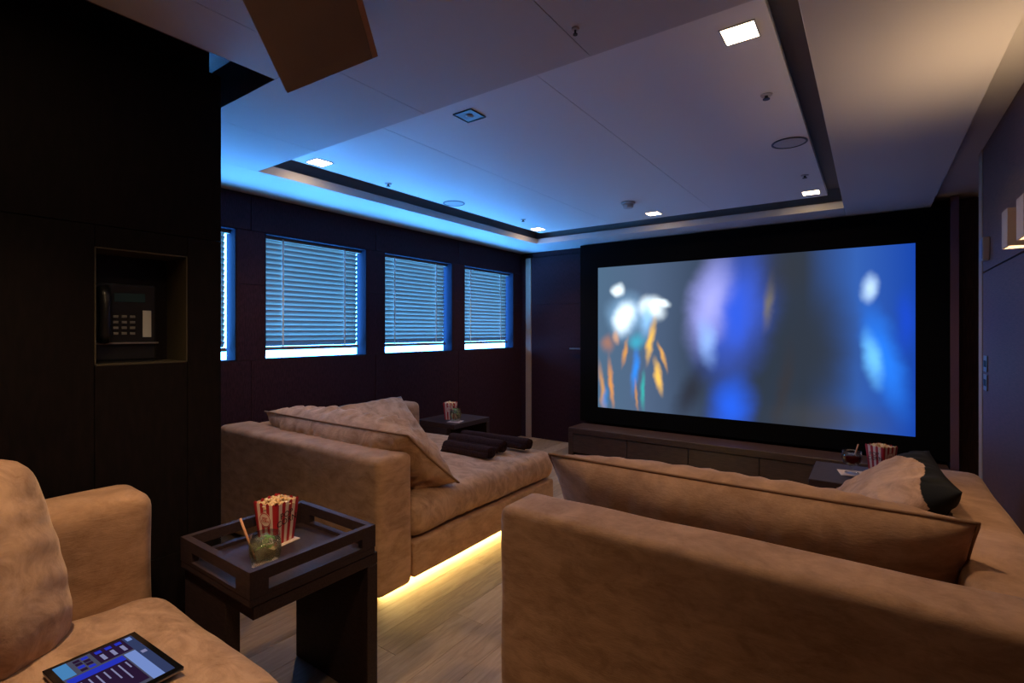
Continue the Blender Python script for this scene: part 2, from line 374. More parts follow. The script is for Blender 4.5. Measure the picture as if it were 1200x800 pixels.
# ------------------------------------------------------------------ front wall (screen wall), door beside the screen
wf = struct(obj('wall_front', B(XL - .1, 1.6, YF, YF + .1, 0, 2.46), seam_mat))
wpanel(XL + .16, 1.6, YF - .012, YF, 2.15, H + .06, wf, wall_fab)
wpanel(-2.5, .49, YF - .012, YF, 0, 2.15, wf, wall_fab)
struct(obj('trim_1', B(-3.40, -3.325, YF - .03, YF - .001, 0, 2.145, .002, 1), trim_mat))
struct(obj('trim_2', B(XL, -3.40, YF - .02, YF - .001, 0, 2.145), wall_fab))
dr = struct(obj('door_1', B(-3.325, -2.5, YF - .013, YF - .001, 0, 2.15), seam_mat))
wpanel(-3.32, -2.505, YF - .026, YF - .014, .003, 1.585, dr, wall_fab); wpanel(-3.32, -2.505, YF - .026, YF - .014, 1.585, 2.145, dr, wall_fab)
hb = bmesh.new(); tube(hb, [(-2.64, YF - .026, 1.075), (-2.64, YF - .075, 1.075), (-2.65, YF - .08, 1.075), (-2.77, YF - .08, 1.075)], .009, 10)
obj('door_handle', hb, steel, dr)
# right end of the screen wall: pilaster and brown door panels in the entry recess
SYP = 4.945
pl = struct(obj('wall_pilaster', B(.4785, .527, SYP, YF, 0, H + .06), base('pilaster_lacquer', (.16, .085, .12), .5)))
wpanel(.541, 1.2, YF - .03, YF - .001, .0, .45, wf, wall_brown); wpanel(.541, 1.2, YF - .03, YF - .001, .45, 1.60, wf, wall_brown); wpanel(.541, 1.2, YF - .03, YF - .001, 1.60, 2.27, wf, wall_brown)
struct(obj('wall_recess', B(1.2, 1.3, 3.7, YF, 0, 2.46), wall_brown))

# ------------------------------------------------------------------ right wall
wr = struct(obj('wall_right', B(XR + .012, XR + .12, YB, 3.77, 0, 2.46), seam_mat))
for a, b_ in ((YB, .6), (.6, 3.77)):
    wpanel(XR, XR + .012, a, b_, .002, ZS - .003, wr, wall_rt); wpanel(XR, XR + .012, a, b_, ZS + .003, 2.272, wr, wall_rt)
struct(obj('trim_3', B(XR - .004, XR + .13, 3.77, 3.87, 0, 2.27, .002, 1), trim_mat))
struct(obj('wall_back', B(XL - .1, 1.6, YB - .1, YB, 0, 2.52), wall_fab))

# ------------------------------------------------------------------ dark partition with telephone niche
PX, PY = -2.0, .93; NY0, NY1, NZ0, NZ1 = .547, .814, 1.16, 1.538
pb = bmesh.new(); pd = PX - .014
bx(pb, XL, pd - .15, YB, PY - .014, 0, 2.23); bx(pb, pd - .15, pd, YB, NY0, 0, 2.23); bx(pb, pd - .15, pd, NY1, PY - .014, 0, 2.23); bx(pb, pd - .15, pd, NY0, NY1, 0, NZ0); bx(pb, pd - .15, pd, NY0, NY1, NZ1, 2.23)
bx(pb, XL, PX - .03, YB, PY - .03, 2.23, 2.46)
wp = struct(obj('wall_partition', pb, seam_mat))
def pp(y0, y1, z0, z1): wpanel(PX - .014, PX, y0, y1, z0, z1, wp, wall_dark, .001)
Z1, Z2 = .49, 1.607
pp(YB, PY, 0, Z1); pp(YB, PY, Z2, 2.23); pp(YB, NY0, Z1, Z2); pp(NY1, PY, Z1, Z2); pp(NY0, NY1, Z1, NZ0); pp(NY0, NY1, NZ1, Z2)
wpanel(XL, PX - .014, PY - .014, PY, 0, Z1, wp, wall_dark); wpanel(XL, PX - .014, PY - .014, PY, Z1, Z2, wp, wall_dark); wpanel(XL, PX - .014, PY - .014, PY, Z2, 2.23, wp, wall_dark)
nb = bmesh.new(); q = .004
bx(nb, pd - .15, PX - .001, NY1 - q, NY1, NZ0, NZ1); bx(nb, pd - .15, PX - .001, NY0, NY0 + q, NZ0, NZ1); bx(nb, pd - .15, PX - .001, NY0, NY1, NZ1 - q, NZ1); bx(nb, pd - .15, PX - .001, NY0, NY1, NZ0, NZ0 + q)
obj('niche_lining', nb, niche_mat, wp)

# ------------------------------------------------------------------ projection screen
SX0, SX1, SZ0, SZ1 = -2.38, .276, .462, 1.945; SY = 4.95
ps = thing('projection_screen', 'large glowing projection screen in a wide black masking frame', 'projection screen', ((SX0 + SX1) / 2, SY, SZ0))
def rel(o, root):
    o.parent = root; o.matrix_parent_inverse = Matrix.Translation(root.location).inverted(); return o
mb = bmesh.new()
bx(mb, -2.59, SX0, SY, SY + .1, .30, H - .01); bx(mb, SX1, .478, SY, SY + .1, .30, H - .01); bx(mb, SX0, SX1, SY, SY + .1, .30, SZ0); bx(mb, SX0, SX1, SY, SY + .1, SZ1, H - .01); bx(mb, -2.59, .478, SY + .02, YF - .013, .30, H - .01)
rel(obj('masking_frame', mb, black_mat), ps)
SW, SH = SX1 - SX0, SZ1 - SZ0
scm = bpy.data.materials.new('film_picture'); scm.use_nodes = True; nt = scm.node_tree; nt.nodes.clear()
out = N(nt, 'ShaderNodeOutputMaterial'); em = N(nt, 'ShaderNodeEmission'); em.inputs[1].default_value = SCREEN_STRENGTH; nt.links.new(em.outputs[0], out.inputs[0])
tc = N(nt, 'ShaderNodeTexCoord'); nzz = N(nt, 'ShaderNodeTexNoise'); nzz.inputs['Scale'].default_value = 3.5; nzz.inputs['Detail'].default_value = 3
vs = N(nt, 'ShaderNodeVectorMath', operation='SCALE'); vs.inputs['Scale'].default_value = .12; vc = N(nt, 'ShaderNodeVectorMath', operation='SUBTRACT'); vc.inputs[1].default_value = (.5, .5, .5)
va = N(nt, 'ShaderNodeVectorMath', operation='ADD')
nt.links.new(tc.outputs['Object'], nzz.inputs['Vector']); nt.links.new(nzz.outputs['Color'], vc.inputs[0]); nt.links.new(vc.outputs[0], vs.inputs[0]); nt.links.new(tc.outputs['Object'], va.inputs[0]); nt.links.new(vs.outputs[0], va.inputs[1])
sep = N(nt, 'ShaderNodeSeparateXYZ'); nt.links.new(tc.outputs['Object'], sep.inputs[0])
mr = N(nt, 'ShaderNodeMapRange'); mr.inputs[1].default_value = -SW / 2; mr.inputs[2].default_value = SW / 2; nt.links.new(sep.outputs['X'], mr.inputs[0])
cr = N(nt, 'ShaderNodeValToRGB'); nt.links.new(mr.outputs[0], cr.inputs[0]); E_ = cr.color_ramp.elements
E_[0].position = 0; E_[0].color = (.07, .13, .21, 1); E_[1].position = 1; E_[1].color = (.008, .05, .34, 1)
for p_, c_ in ((.2, (.07, .11, .19)), (.45, (.028, .042, .075)), (.72, (.026, .036, .058)), (.86, (.03, .10, .38))):
    e = E_.new(p_); e.color = (*c_, 1)
cur = cr.outputs[0]
def blob(u, v, ru, rv, rot, col, alpha=1.0, soft=.0, warp=True):
    """soft colour patch; u,v in 0..1 (v down), ru,rv in metres"""
    global cur
    mp = N(nt, 'ShaderNodeMapping', vector_type='TEXTURE'); mp.inputs['Location'].default_value = ((u - .5) * SW, 0, SH * (1 - v)); mp.inputs['Rotation'].default_value = (0, math.radians(rot), 0); mp.inputs['Scale'].default_value = (ru, 1, rv)
    ln = N(nt, 'ShaderNodeVectorMath', operation='LENGTH'); m2 = N(nt, 'ShaderNodeMapRange', interpolation_type='SMOOTHSTEP')
    m2.inputs[1].default_value = 1; m2.inputs[2].default_value = soft; m2.inputs[3].default_value = 0; m2.inputs[4].default_value = alpha
    nt.links.new((va if warp else tc).outputs[0 if warp else 'Object'], mp.inputs[0]); nt.links.new(mp.outputs[0], ln.inputs[0]); nt.links.new(ln.outputs['Value'], m2.inputs[0])
    mx = N(nt, 'ShaderNodeMix', data_type='RGBA'); mx.inputs['B'].default_value = (*col, 1)
    nt.links.new(m2.outputs[0], mx.inputs['Factor']); nt.links.new(cur, mx.inputs['A']); cur = mx.outputs['Result']
# abstract out-of-focus colour patches
blob(.60, .62, .95, .95, 0, (.024, .034, .052), .95)
blob(.51, .34, .46, .86, 12, (.045, .11, .66), .97)
blob(.43, .28, .27, .64, 12, (.38, .40, .90), .95)
blob(.42, .52, .13, .30, -8, (.30, .50, .98), .8)
blob(.52, .35, .16, .40, 0, (.03, .10, .70), .9)
blob(.50, .92, .28, .42, 12, (.02, .12, .85), .9)
blob(.62, .28, .07, .34, 6, (.20, .17, .08), .7)
blob(.74, .55, .42, .80, 0, (.026, .034, .050), .92)
blob(.66, .10, .30, .35, 20, (.03, .035, .045), .8)
blob(.66, .80, .10, .60, 8, (.035, .032, .036), .7)
blob(.78, .95, .6, .25, 0, (.05, .05, .055), .7)
blob(.36, .85, .16, .45, 24, (.022, .022, .03), .8)
blob(.93, .60, .16, .60, -14, (.02, .20, .90), .9)
blob(.90, .60, .09, .30, -8, (.16, .55, 1.0), .9)
blob(.89, .23, .08, .16, 0, (.5, .72, 1.0), .95)
blob(.98, .40, .10, .35, 0, (.01, .06, .55), .8)
for u, v, ru, rv, rot, c, a in ((.12, .35, .30, .30, 0, (.35, .65, 1.0), .8), (.11, .36, .17, .24, 20, (1.3, 1.5, 1.6), 1), (.22, .30, .19, .18, 0, (1.3, 1.5, 1.6), 1), (.085, .16, .09, .10, 0, (1.2, 1.4, 1.5), .95),
        (.26, .26, .12, .06, 12, (1.2, 1.4, 1.5), .9), (.20, .38, .09, .30, 8, (.30, .60, 1.0), .9), (.17, .52, .20, .22, 0, (.06, .13, .22), .6),
        (.215, .52, .055, .30, 10, (.95, .55, .10), .95), (.245, .76, .05, .24, -14, (1.0, .58, .10), .95), (.26, .62, .04, .20, -16, (.85, .42, .08), .8), (.115, .60, .04, .22, 14, (.75, .33, .06), .8),
        (.155, .72, .06, .34, 6, (.03, .26, .90), .9), (.165, .52, .12, .12, 0, (.05, .45, .62), .7), (.19, .86, .045, .26, 0, (.04, .42, .40), .9), (.16, .9, .03, .2, -6, (.7, .30, .05), .6), (.055, .82, .045, .34, -6, (.72, .30, .07), .9),
        (.015, .86, .05, .36, -8, (.62, .30, .10), .85), (.04, .55, .12, .14, 0, (.42, .18, .10), .7), (.08, .50, .06, .10, 0, (.75, .40, .22), .7), (.03, .92, .05, .2, 4, (.03, .22, .62), .7)):
    blob(u, v, ru, rv, rot, c, a)
nt.links.new(cur, em.inputs[0])
obj('screen_surface', B(-SW / 2, SW / 2, .004, .018, 0, SH), scm, ps)

# ------------------------------------------------------------------ media cabinet
CX0, CX1, CY0, CY1 = -2.556, .46, 4.62, 4.94
mc = thing('media_cabinet', 'long low brown wooden cabinet with flat drawers below the screen', 'cabinet', ((CX0 + CX1) / 2, (CY0 + CY1) / 2, 0))
cb = bmesh.new(); bx(cb, CX0, CX1, CY0, CY1, .223, .278, .002, 1); bx(cb, CX0, CX0 + .055, CY0, CY1, 0, .223, .001, 1); bx(cb, CX1 - .055, CX1, CY0, CY1, 0, .223, .001, 1); bx(cb, CX0 + .055, CX1 - .055, CY0 + .03, CY1, .03, .223)
rel(obj('carcass', cb, cabw), mc)
nD = 5; wD = (CX1 - CX0 - .11) / nD
for k in range(nD): rel(obj('drawer', B(CX0 + .058 + k * wD, CX0 + .055 + (k + 1) * wD - .004, CY0 + .004, CY0 + .028, .03, .215, .001, 1), cabw), mc)

# ------------------------------------------------------------------ sofas (chaise loungers facing the screen)
def make_sofa(label, x0, x1, y0, y1, arm, zb=0.0, ztop=.68, seat=.415, back=.215, armw=.20, seed=0, name='chaise_sofa', wr=1, led=None):
    s = thing(name, label, 'sofa', ((x0 + x1) / 2, (y0 + y1) / 2, zb))
    z0 = zb + .045; seam = zb + .237
    cx, cy = (x0 + x1) / 2, (y0 + y1) / 2
    def soft(*a, **k): return soft_box(*a, **k)
    rel(obj('backrest', soft(x0, x1, y0, y0 + back, z0 - .01, zb + ztop, r=.035, amp=.006, freq=4, seed=seed), velvet, None, smooth=True), s)
    if arm == 'L': ax0, ax1, sx0, sx1 = x0, x0 + armw, x0 + armw + .004, x1
    else: ax0, ax1, sx0, sx1 = x1 - armw, x1, x0, x1 - armw - .004
    rel(obj('armrest', soft(ax0, ax1, y0 + back + .002, y1 - .01, z0 - .01, zb + ztop - .012, r=.05, amp=.006, freq=4, seed=seed + 2), velvet, None, smooth=True), s)
    rel(obj('base', soft(sx0, sx1, y0 + back + .003, y1 - .02, z0 + .01, seam - .006, r=.015, amp=.002, freq=4, seed=seed + 3), velvet, None, smooth=True), s)
    def wrk(p, n):
        e = max(abs(p.x) / ((sx1 - sx0) / 2), abs(p.y) / ((y1 - y0 - back) / 2))
        return wr * .0035 * math.sin(p.y * 60 + 6 * noise.noise(p * 5 + Vector((seed, 0, 0)))) * max(0, e - .55)
    rel(obj('seat_cushion', soft(sx0, sx1, y0 + back + .004, y1, seam, zb + seat, r=.07, crown=.028, amp=.012, freq=3.2, seed=seed + 4, step=.02, wrinkle=wrk), velvet_light, None, smooth=True), s)
    pb_ = bmesh.new()   # recessed plinth that carries the base
    bx(pb_, x0 + .14, x1 - .14, y0 + .14, y1 - .14, zb, z0 + .012)
    rel(obj('plinth', pb_, tablew), s)
    lb_ = bmesh.new()   # LED tape under the overhang
    for (a, b_, c, d) in ((x0 + .10, x0 + .115, y0 + .1, y1 - .1), (x1 - .115, x1 - .10, y0 + .1, y1 - .1), (x0 + .1, x1 - .1, y1 - .115, y1 - .10))[1 if arm == 'L' else 0:2 if arm == 'L' else 1]:
        bx(lb_, a, b_, c, d, z0 - .022, z0 - .012)
    o = rel(obj('led_strip', lb_, led), s) if led else lb_.free()
    return s
make_sofa('tan velvet chaise sofa standing along the window wall', -3.35, -1.83, 1.537, 3.12, 'L', seed=1, led=led_mat)
make_sofa('tan velvet chaise sofa with its back towards the tray table, right wall side', -1.035, .39, 1.378, 2.955, 'R', seed=11, led=led_dim)
make_sofa('tan velvet sofa holding the tablet, beside the dark partition', -1.95, -.42, -.95, .64, 'L', zb=.115, ztop=.69, seat=.395, seed=21)

def make_cushion(name, label, cat, w, h, t, center, ex, ez, mats, band=None, seed=1, wr=.012, pinch=.05, group=None, sag=0, pip=.0055, pmat=None, res=1, rnd=0):
    bm, per = pillow_mesh(w, h, t, seed=seed, wr=wr, band=band, pinch=pinch, sag=sag, rnd=rnd, nu=int(44 * res * max(1, w / .7)), nv=32 * res)
    o = obj(name, bm, mats, None, center, None, smooth='keep')
    for p in o.data.polygons: p.use_smooth = True
    bmx = bmesh.new(); bmx.from_mesh(o.data); bmesh.ops.recalc_face_normals(bmx, faces=bmx.faces); bmx.to_mesh(o.data); bmx.free()
    o.rotation_euler = ray_frame(ex, ez).to_euler(); tag(o, label, cat, group)
    if pip:
        tb = bmesh.new(); tube(tb, per, pip, 6, closed=True); obj('piping', tb, pmat or piping_mat, o, smooth=True)
    return o
make_cushion('back_cushion', 'long tan velvet back cushion on the sofa by the windows', 'cushion', 1.29, .49, .33, (-2.475, 1.90, .607), (1, 0, 0), (0, -.40, .34), [velvet_light], seed=3, wr=.034, pinch=.03)
make_cushion('back_cushion', 'long tan velvet back cushion on the sofa nearest the right wall', 'cushion', 1.28, .46, .32, (-.415, 1.855, .575), (1, 0, 0), (0, -.19, .36), [velvet], seed=9, wr=.012, pinch=.03)
def edge_band(lo): return lambda u, v, s: v > lo
make_cushion('throw_pillow', 'tan pillow with teal edge leaning in the corner by the windows', 'pillow', .66, .46, .17, (-2.97, 2.50, .58), (.10, 1, .04), (-.42, 0, .36), [velvet_light, trim_teal], band=lambda u, v, s: s > 0 or v > .86 or (u < -.86 and v > .3), seed=5, wr=.016, pip=0)
make_cushion('throw_pillow', 'tan pillow with wide black edge leaning against the right-hand armrest', 'pillow', .66, .46, .20, (.045, 2.42, .615), (.05, -1, .0), (.40, 0, .36), [velvet_light, trim_black], band=lambda u, v, s: v > .66 + .22 * math.cos(u * 2.6 - .5) or s > 0, seed=6, wr=.012, pip=0, res=4)
make_cushion('throw_pillow', 'large tan pillow with dark edge on the sofa with the tablet', 'pillow', .62, .53, .25, (-1.60, .11, .715), (-.42, .90, 0), (-.16, -.05, .52), [velvet_light, trim_black], band=lambda u, v, s: v > .80 and u < .3 or s > 0, seed=8, wr=.014, pip=0, rnd=.13, pinch=.02)

# ------------------------------------------------------------------ rolled blankets
def roll(label, p, L, r, seed, rz=0):
    bm = bmesh.new(); n = 30
    pts = []; rs = []
    for i in range(n + 1):
        s = i / n; pts.append((L * (s - .5), .006 * noise.noise(Vector((s * 3, seed, 0))), r + .002 * noise.noise(Vector((s * 6, seed, 4))) - .006))
        rs.append(r * (1 + .07 * noise.noise(Vector((s * 5, seed * 3, 1)))) * (1 if 0 < i < n else .9))
    tube(bm, pts, rs, 18)
    for v in bm.verts:
        v.co.z = max(0.0, v.co.z * .9)
    o = obj('rolled_blanket', bm, blanket_mat, None, p, (0, 0, rz), smooth=True); tag(o, label, 'blanket', 'rolled blankets on the window sofa')
    fb = bmesh.new(); rows = []   # loose flap edge of the roll
    for i in range(13):
        xx = L * (i / 12 - .5) * .98
        rows.append([fb.verts.new((xx, -r * 1.02 - .004 + .003 * noise.noise(Vector((i * .5, q, seed))), z)) for q, z in ((0, r * .9), (1, r * .45))] + [fb.verts.new((xx, -r - .018, .006))])
    for A, C in zip(rows, rows[1:]):
        for k in range(2): fb.faces.new([A[k], C[k], C[k + 1], A[k + 1]])
    f = obj('loose_edge', fb, blanket_mat, o, smooth=True); m = f.modifiers.new('thick', 'SOLIDIFY'); m.thickness = .006
    # spiral end
    for sx in (-1, 1):
        sp = bmesh.new(); pts = [(sx * (L / 2 + .0005), math.cos(a) * r * .8 * (1 - a / 20), r * .86 + math.sin(a) * r * .72 * (1 - a / 20)) for a in [k * .35 for k in range(48)]]
        tube(sp, pts, .0028, 5); obj('rolled_end', sp, blanket_mat, o)
    return o
roll('rolled dark brown blanket on the window sofa, the one closest to the cushion', (-2.215, 2.62, .446), .40, .042, 1, .02)
roll('rolled dark brown blanket between two others on the window sofa', (-2.28, 2.79, .448), .48, .047, 2, -.02)
roll('rolled dark brown blanket on the window sofa, the one closest to the screen', (-2.25, 2.965, .446), .60, .043, 3, .03)

# ------------------------------------------------------------------ side tables
def side_table(label, x0, x1, y0, y1, top=.5, legw=.27):
    t = thing('side_table', label, 'table', ((x0 + x1) / 2, (y0 + y1) / 2, 0), 0, 'dark side tables')
    rel(obj('table_top', B(x0, x1, y0, y1, top - .04, top, .0025, 1), tablew), t)
    rel(obj('leg_panel', B(x0, x1, y1 - .045, y1 - .001, 0, top - .041, .002, 1), tablew), t)
    rel(obj('leg_panel', B(x0, x0 + legw, y0 + .001, y0 + .045, 0, top - .041, .002, 1), tablew), t)
    rel(obj('rail', B(x0 + .001, x0 + .03, y0 + .046, y1 - .046, top - .12, top - .041, .002, 1), tablew), t)
    return t
side_table('dark wooden side table under the serving tray', -1.84, -1.41, .74, 1.18)
side_table('dark wooden side table by the window wall in front of the left sofa', -3.24, -2.80, 3.135, 3.61, legw=.36)
side_table('dark wooden side table holding the red drink near the screen', -.268, .17, 3.06, 3.51, legw=.36)
# serving tray with handle slots
tr = thing('serving_tray', 'square dark wooden serving tray with cut-out sides on the side table', 'tray', (-1.625, .955, .5))
x0, x1, y0, y1 = -1.84, -1.405, .728, 1.165; zt0, zt1 = .501, .60; th = .022
rel(obj('tray_floor', B(x0 + .001, x1 - .001, y0 + .001, y1 - .001, zt0, zt0 + .022, .002, 1), trayw), tr)
def side(horizontal, c0, c1, a, b_):
    bm = bmesh.new(); segs = [(a, b_, zt1 - .034, zt1), (a, b_, zt0 + .0225, zt0 + .034), (a, a + .055, zt0 + .034, zt1 - .034), (b_ - .055, b_, zt0 + .034, zt1 - .034)]
    for p, q, z0, z1 in segs: bx(bm, c0, c1, p, q, z0, z1) if horizontal else bx(bm, p, q, c0, c1, z0, z1)
    rel(obj('tray_side', bm, trayw), tr)
side(True, x1 - th, x1, y0, y1); side(True, x0, x0 + th, y0, y1); side(False, y0, y0 + th, x0 + th + .0005, x1 - th - .0005); side(False, y1 - th, y1, x0 + th + .0005, x1 - th - .0005)

# ------------------------------------------------------------------ coasters, popcorn cartons, drinks
def coaster(label, x, y, z, rz=.0, s=.105):
    bm = B(-s / 2, s / 2, -s / 2, s / 2, 0, .004, .001, 1); bx(bm, -s / 2 + .006, s / 2 - .006, -s / 2 + .006, s / 2 - .006, .004, .0048)
    return tag(obj('coaster', bm, coaster_mat, None, (x, y, z), (0, 0, rz)), label, 'coaster', 'pale square coasters')
def text_mesh(body, size):
    cu = bpy.data.curves.new('t', 'FONT'); cu.body = body; cu.size = size; cu.align_x = 'CENTER'; cu.align_y = 'CENTER'; cu.extrude = .0003; cu.resolution_u = 2; cu.space_line = .8
    o = bpy.data.objects.new('t', cu); COL.objects.link(o); bpy.context.view_layer.update()
    me = bpy.data.meshes.new_from_object(o.evaluated_get(bpy.context.evaluated_depsgraph_get())); bpy.data.objects.remove(o); return me
def popcorn_box(label, x, y, z, rz):
    t = thing('popcorn_carton', label, 'popcorn', (x, y, z), rz, 'striped popcorn cartons')
    hb, ht, hh, n = .040, .052, .142, 7; bm = bmesh.new()
    for f in range(4):
        R = Matrix.Rotation(f * PI / 2, 3, 'Z')
        for k in range(n):
            a, b_ = -1 + 2 * k / n, -1 + 2 * (k + 1) / n; m = (a + b_) / 2
            sc = .006 * (1 if k % 2 == 0 else .2)
            vs_ = [R @ Vector((a * hb, -hb, 0)), R @ Vector((b_ * hb, -hb, 0)), R @ Vector((b_ * ht, -ht, hh)), R @ Vector((m * ht, -ht - .001, hh + sc)), R @ Vector((a * ht, -ht, hh))]
            fc = bm.faces.new([bm.verts.new(v) for v in vs_]); fc.material_index = k % 2
    bm.faces.new([bm.verts.new((sx * hb, sy * hb, .0005)) for sx, sy in ((-1, -1), (1, -1), (1, 1), (-1, 1))]).material_index = 1
    bmesh.ops.remove_doubles(bm, verts=bm.verts[:], dist=1e-5)
    obj('carton', bm, [red_mat, cream_mat], t, smooth='keep')
    kb = bmesh.new(); rk = random.Random(int(x * 1000))
    for k in range(70):
        px, py = rk.uniform(-.047, .047), rk.uniform(-.047, .047); dome = 1 - max(abs(px), abs(py)) / .05
        pz = hh - .012 + dome * .016 + rk.uniform(-.004, .006)
        for l in range(3):
            ic = bmesh.new(); bmesh.ops.create_icosphere(ic, subdivisions=1, radius=rk.uniform(.0045, .0075))
            for v in ic.verts: v.co *= 1 + .25 * noise.noise(v.co * 200 + Vector((k, l, 0)))
            merge(kb, ic, Matrix.Translation((px + rk.uniform(-.005, .005), py + rk.uniform(-.005, .005), pz + rk.uniform(-.004, .004))))
    o = obj('popcorn', kb, pop_mat, t, smooth=True); o['kind'] = 'stuff'
    slope = math.atan((ht - hb) / hh)
    for f in range(4):
        R = Matrix.Rotation(f * PI / 2, 4, 'Z')
        zc = .088; d = hb + (ht - hb) * zc / hh + .0012
        if f % 2 == 1:
            me = TEXT; M = R @ Matrix.Translation((0, -d, zc)) @ Matrix.Rotation(PI / 2 + slope, 4, 'X') @ Matrix.Rotation(.12, 4, 'Z')
            o = bpy.data.objects.new('lettering', me); COL.objects.link(o); o.parent = t; o.matrix_local = M
        else:
            o = bpy.data.objects.new('round_badge', BADGE); COL.objects.link(o); o.parent = t; o.matrix_local = R @ Matrix.Translation((0, -d, zc)) @ Matrix.Rotation(PI / 2 + slope, 4, 'X')
            o2 = bpy.data.objects.new('badge_lettering', BTEXT); COL.objects.link(o2); o2.parent = o; o2.location = (0, 0, .0012)
    return t
TEXT = text_mesh('POP\nCORN', .03); TEXT.materials.append(ink_mat)
BTEXT = text_mesh('POP\nCORN', .0125); BTEXT.materials.append(red_mat)
_b = bmesh.new(); lathe(_b, [(0, 0), (.026, 0), (.026, .0006), (0, .0006)], 28); lathe(_b, [(.022, .0007), (.0225, .0010), (.0245, .0010), (.025, .0007)], 28, mi=1)
BADGE = bpy.data.meshes.new('round_badge'); _b.to_mesh(BADGE); _b.free(); BADGE.materials.append(cream_mat); BADGE.materials.append(red_mat)

def leaf(bm, p, L, W, rz, tilt, seed):
    R = Matrix.Translation(p) @ Matrix.Rotation(rz, 4, 'Z') @ Matrix.Rotation(tilt, 4, 'Y'); n = 6; rows = []
    for i in range(n + 1):
        s = i / n; wd = W * math.sin(PI * min(1, s * .95 + .03)) ** .8
        rows.append([bm.verts.new(R @ Vector((s * L, q * wd / 2, -.15 * L * s * s + abs(q) * wd * .25))) for q in (-1, 0, 1)])
    for A, C in zip(rows, rows[1:]):
        for k in range(2): bm.faces.new([A[k], A[k + 1], C[k + 1], C[k]])
def drink(label, x, y, z, kind, stem=False, rot=0, r=.046, h=.095, straw=None):
    t = thing('drink_glass', label, 'drink', (x, y, z), rot, 'drinks with straws')
    gb = bmesh.new()
    if stem: prof_o = [(0, 0), (.034, 0), (.034, .003), (.006, .008), (.005, .03), (.012, .034), (.040, .055), (.047, .080), (.045, .118)]
    else: prof_o = [(0, 0), (r * .74, 0), (r * .84, .004), (r * .98, h * .35), (r * 1.02, h * .55), (r * .93, h)]
    top_r, top_z = prof_o[-1]
    if stem: prof_i = [(top_r - .0016, top_z), (.0453, .080), (.0385, .056), (.012, .037), (0, .036)]
    else: prof_i = [(top_r - .0018, top_z), (r * 1.02 - .002, h * .55), (r * .98 - .002, h * .35), (r * .80, .010), (0, .009)]
    lathe(gb, prof_o + prof_i, 36); obj('glass', gb, glass_mat, t, smooth=True)
    lb_ = bmesh.new()
    if stem: lp = [(0, .0365), (.0118, .0375), (.038, .0565), (.0448, .080), (.0445, .094), (0, .094)]
    else: lp = [(0, .0095), (r * .795, .0105), (r * .975 - .002, h * .35), (r * 1.015 - .002, h * .55), (r * .985 - .002, h * .78), (0, h * .78)]
    lathe(lb_, lp, 36); obj('liquid', lb_, red_drink if stem else lime_mat, t, smooth=True)
    top = lp[-1][1]; rk = random.Random(kind + 3)
    for k in range(5 if not stem else 4):
        ib = B(-.011, .011, -.011, .011, -.011, .011, .003, 2); a = k * 1.3
        obj('ice_cube', ib, ice_mat, t, (math.cos(a) * .02, math.sin(a) * .02, top - .001 + rk.uniform(-.004, .006)), (rk.random(), rk.random(), rk.random()))
    if not stem:
        for k in range(9):
            mb_ = bmesh.new(); a = k * .8 + .3; leaf(mb_, Vector((0, 0, 0)), .034, .02, a, rk.uniform(-.5, .6), k)
            obj('mint_leaf', mb_, mint_mat, t, (math.cos(a + 2) * .012, math.sin(a + 2) * .012, top + rk.uniform(-.018, .016)), smooth=True)
    s0, s1 = straw; sb_ = bmesh.new(); tube(sb_, [s0, s1], .0036, 10); obj('straw', sb_, straw_mat, t, smooth=True)
    return t
ZT = .523
coaster('pale square coaster under the popcorn carton on the tray', -1.726, .99, ZT, .15, .11)
popcorn_box('striped popcorn carton standing in the serving tray', -1.726, .99, ZT + .005, .22)
coaster('pale square coaster under the mint drink on the tray', -1.545, .865, ZT, .0, .10)
drink('green mint drink in a tumbler standing in the serving tray', -1.568, .862, ZT + .005, 1, r=.047, h=.100, straw=((-.026, -.018, .02), (-.056, -.05, .152)))
popcorn_box('striped popcorn carton on the side table by the window wall', -3.02, 3.33, .5005, .5)
coaster('pale square coaster under the mint drink by the window wall', -2.89, 3.25, .5005, .3, .11)
drink('green mint drink in a tumbler on the side table by the windows', -2.89, 3.25, .5055, 2, r=.048, h=.105, straw=((.01, .01, .02), (-.06, -.02, .16)))
coaster('pale square coaster under the red drink', -.085, 3.30, .5005, .2, .12)
drink('dark red drink in a footed glass beside a popcorn carton', -.085, 3.30, .5055, 3, stem=True, straw=((.0, .0, .05), (.028, .02, .155)))
popcorn_box('striped popcorn carton beside the red drink near the screen', .045, 3.44, .5005, .9)

# ------------------------------------------------------------------ tablet on the sofa
tb = thing('tablet', 'black tablet with a lit blue control screen lying on the sofa', 'tablet', (-1.325, .395, .545), .05)
obj('shell', B(-.12, .12, -.085, .085, -.006, 0, .0025, 2), tab_back, tb)
obj('front_glass', B(-.12, .12, -.085, .085, .0002, .0022, .001, 1), tab_body, tb)
sc_ = bmesh.new(); tmats = [emit('ui_grey', (.10, .10, .16), .6), emit('ui_blue', (.03, .05, .75), .6), emit('ui_light', (.28, .42, .95), .6), emit('ui_dark', (.02, .008, .03), 1), emit('ui_cyan', (.10, .35, .75), .6), emit('ui_text', (.35, .35, .62), .6), emit('ui_slate', (.05, .07, .18), .6)]
def R_(u0, u1, v0, v1, mi, lv=0):
    x0_, x1_ = -.108 + .216 * u0, -.108 + .216 * u1; y0_, y1_ = .072 - .144 * v1, .072 - .144 * v0; z_ = .0024 + .0001 * lv
    f = sc_.faces.new([sc_.verts.new((x0_, y0_, z_)), sc_.verts.new((x1_, y0_, z_)), sc_.verts.new((x1_, y1_, z_)), sc_.verts.new((x0_, y1_, z_))]); f.material_index = mi
R_(0, 1, 0, 1, 0)
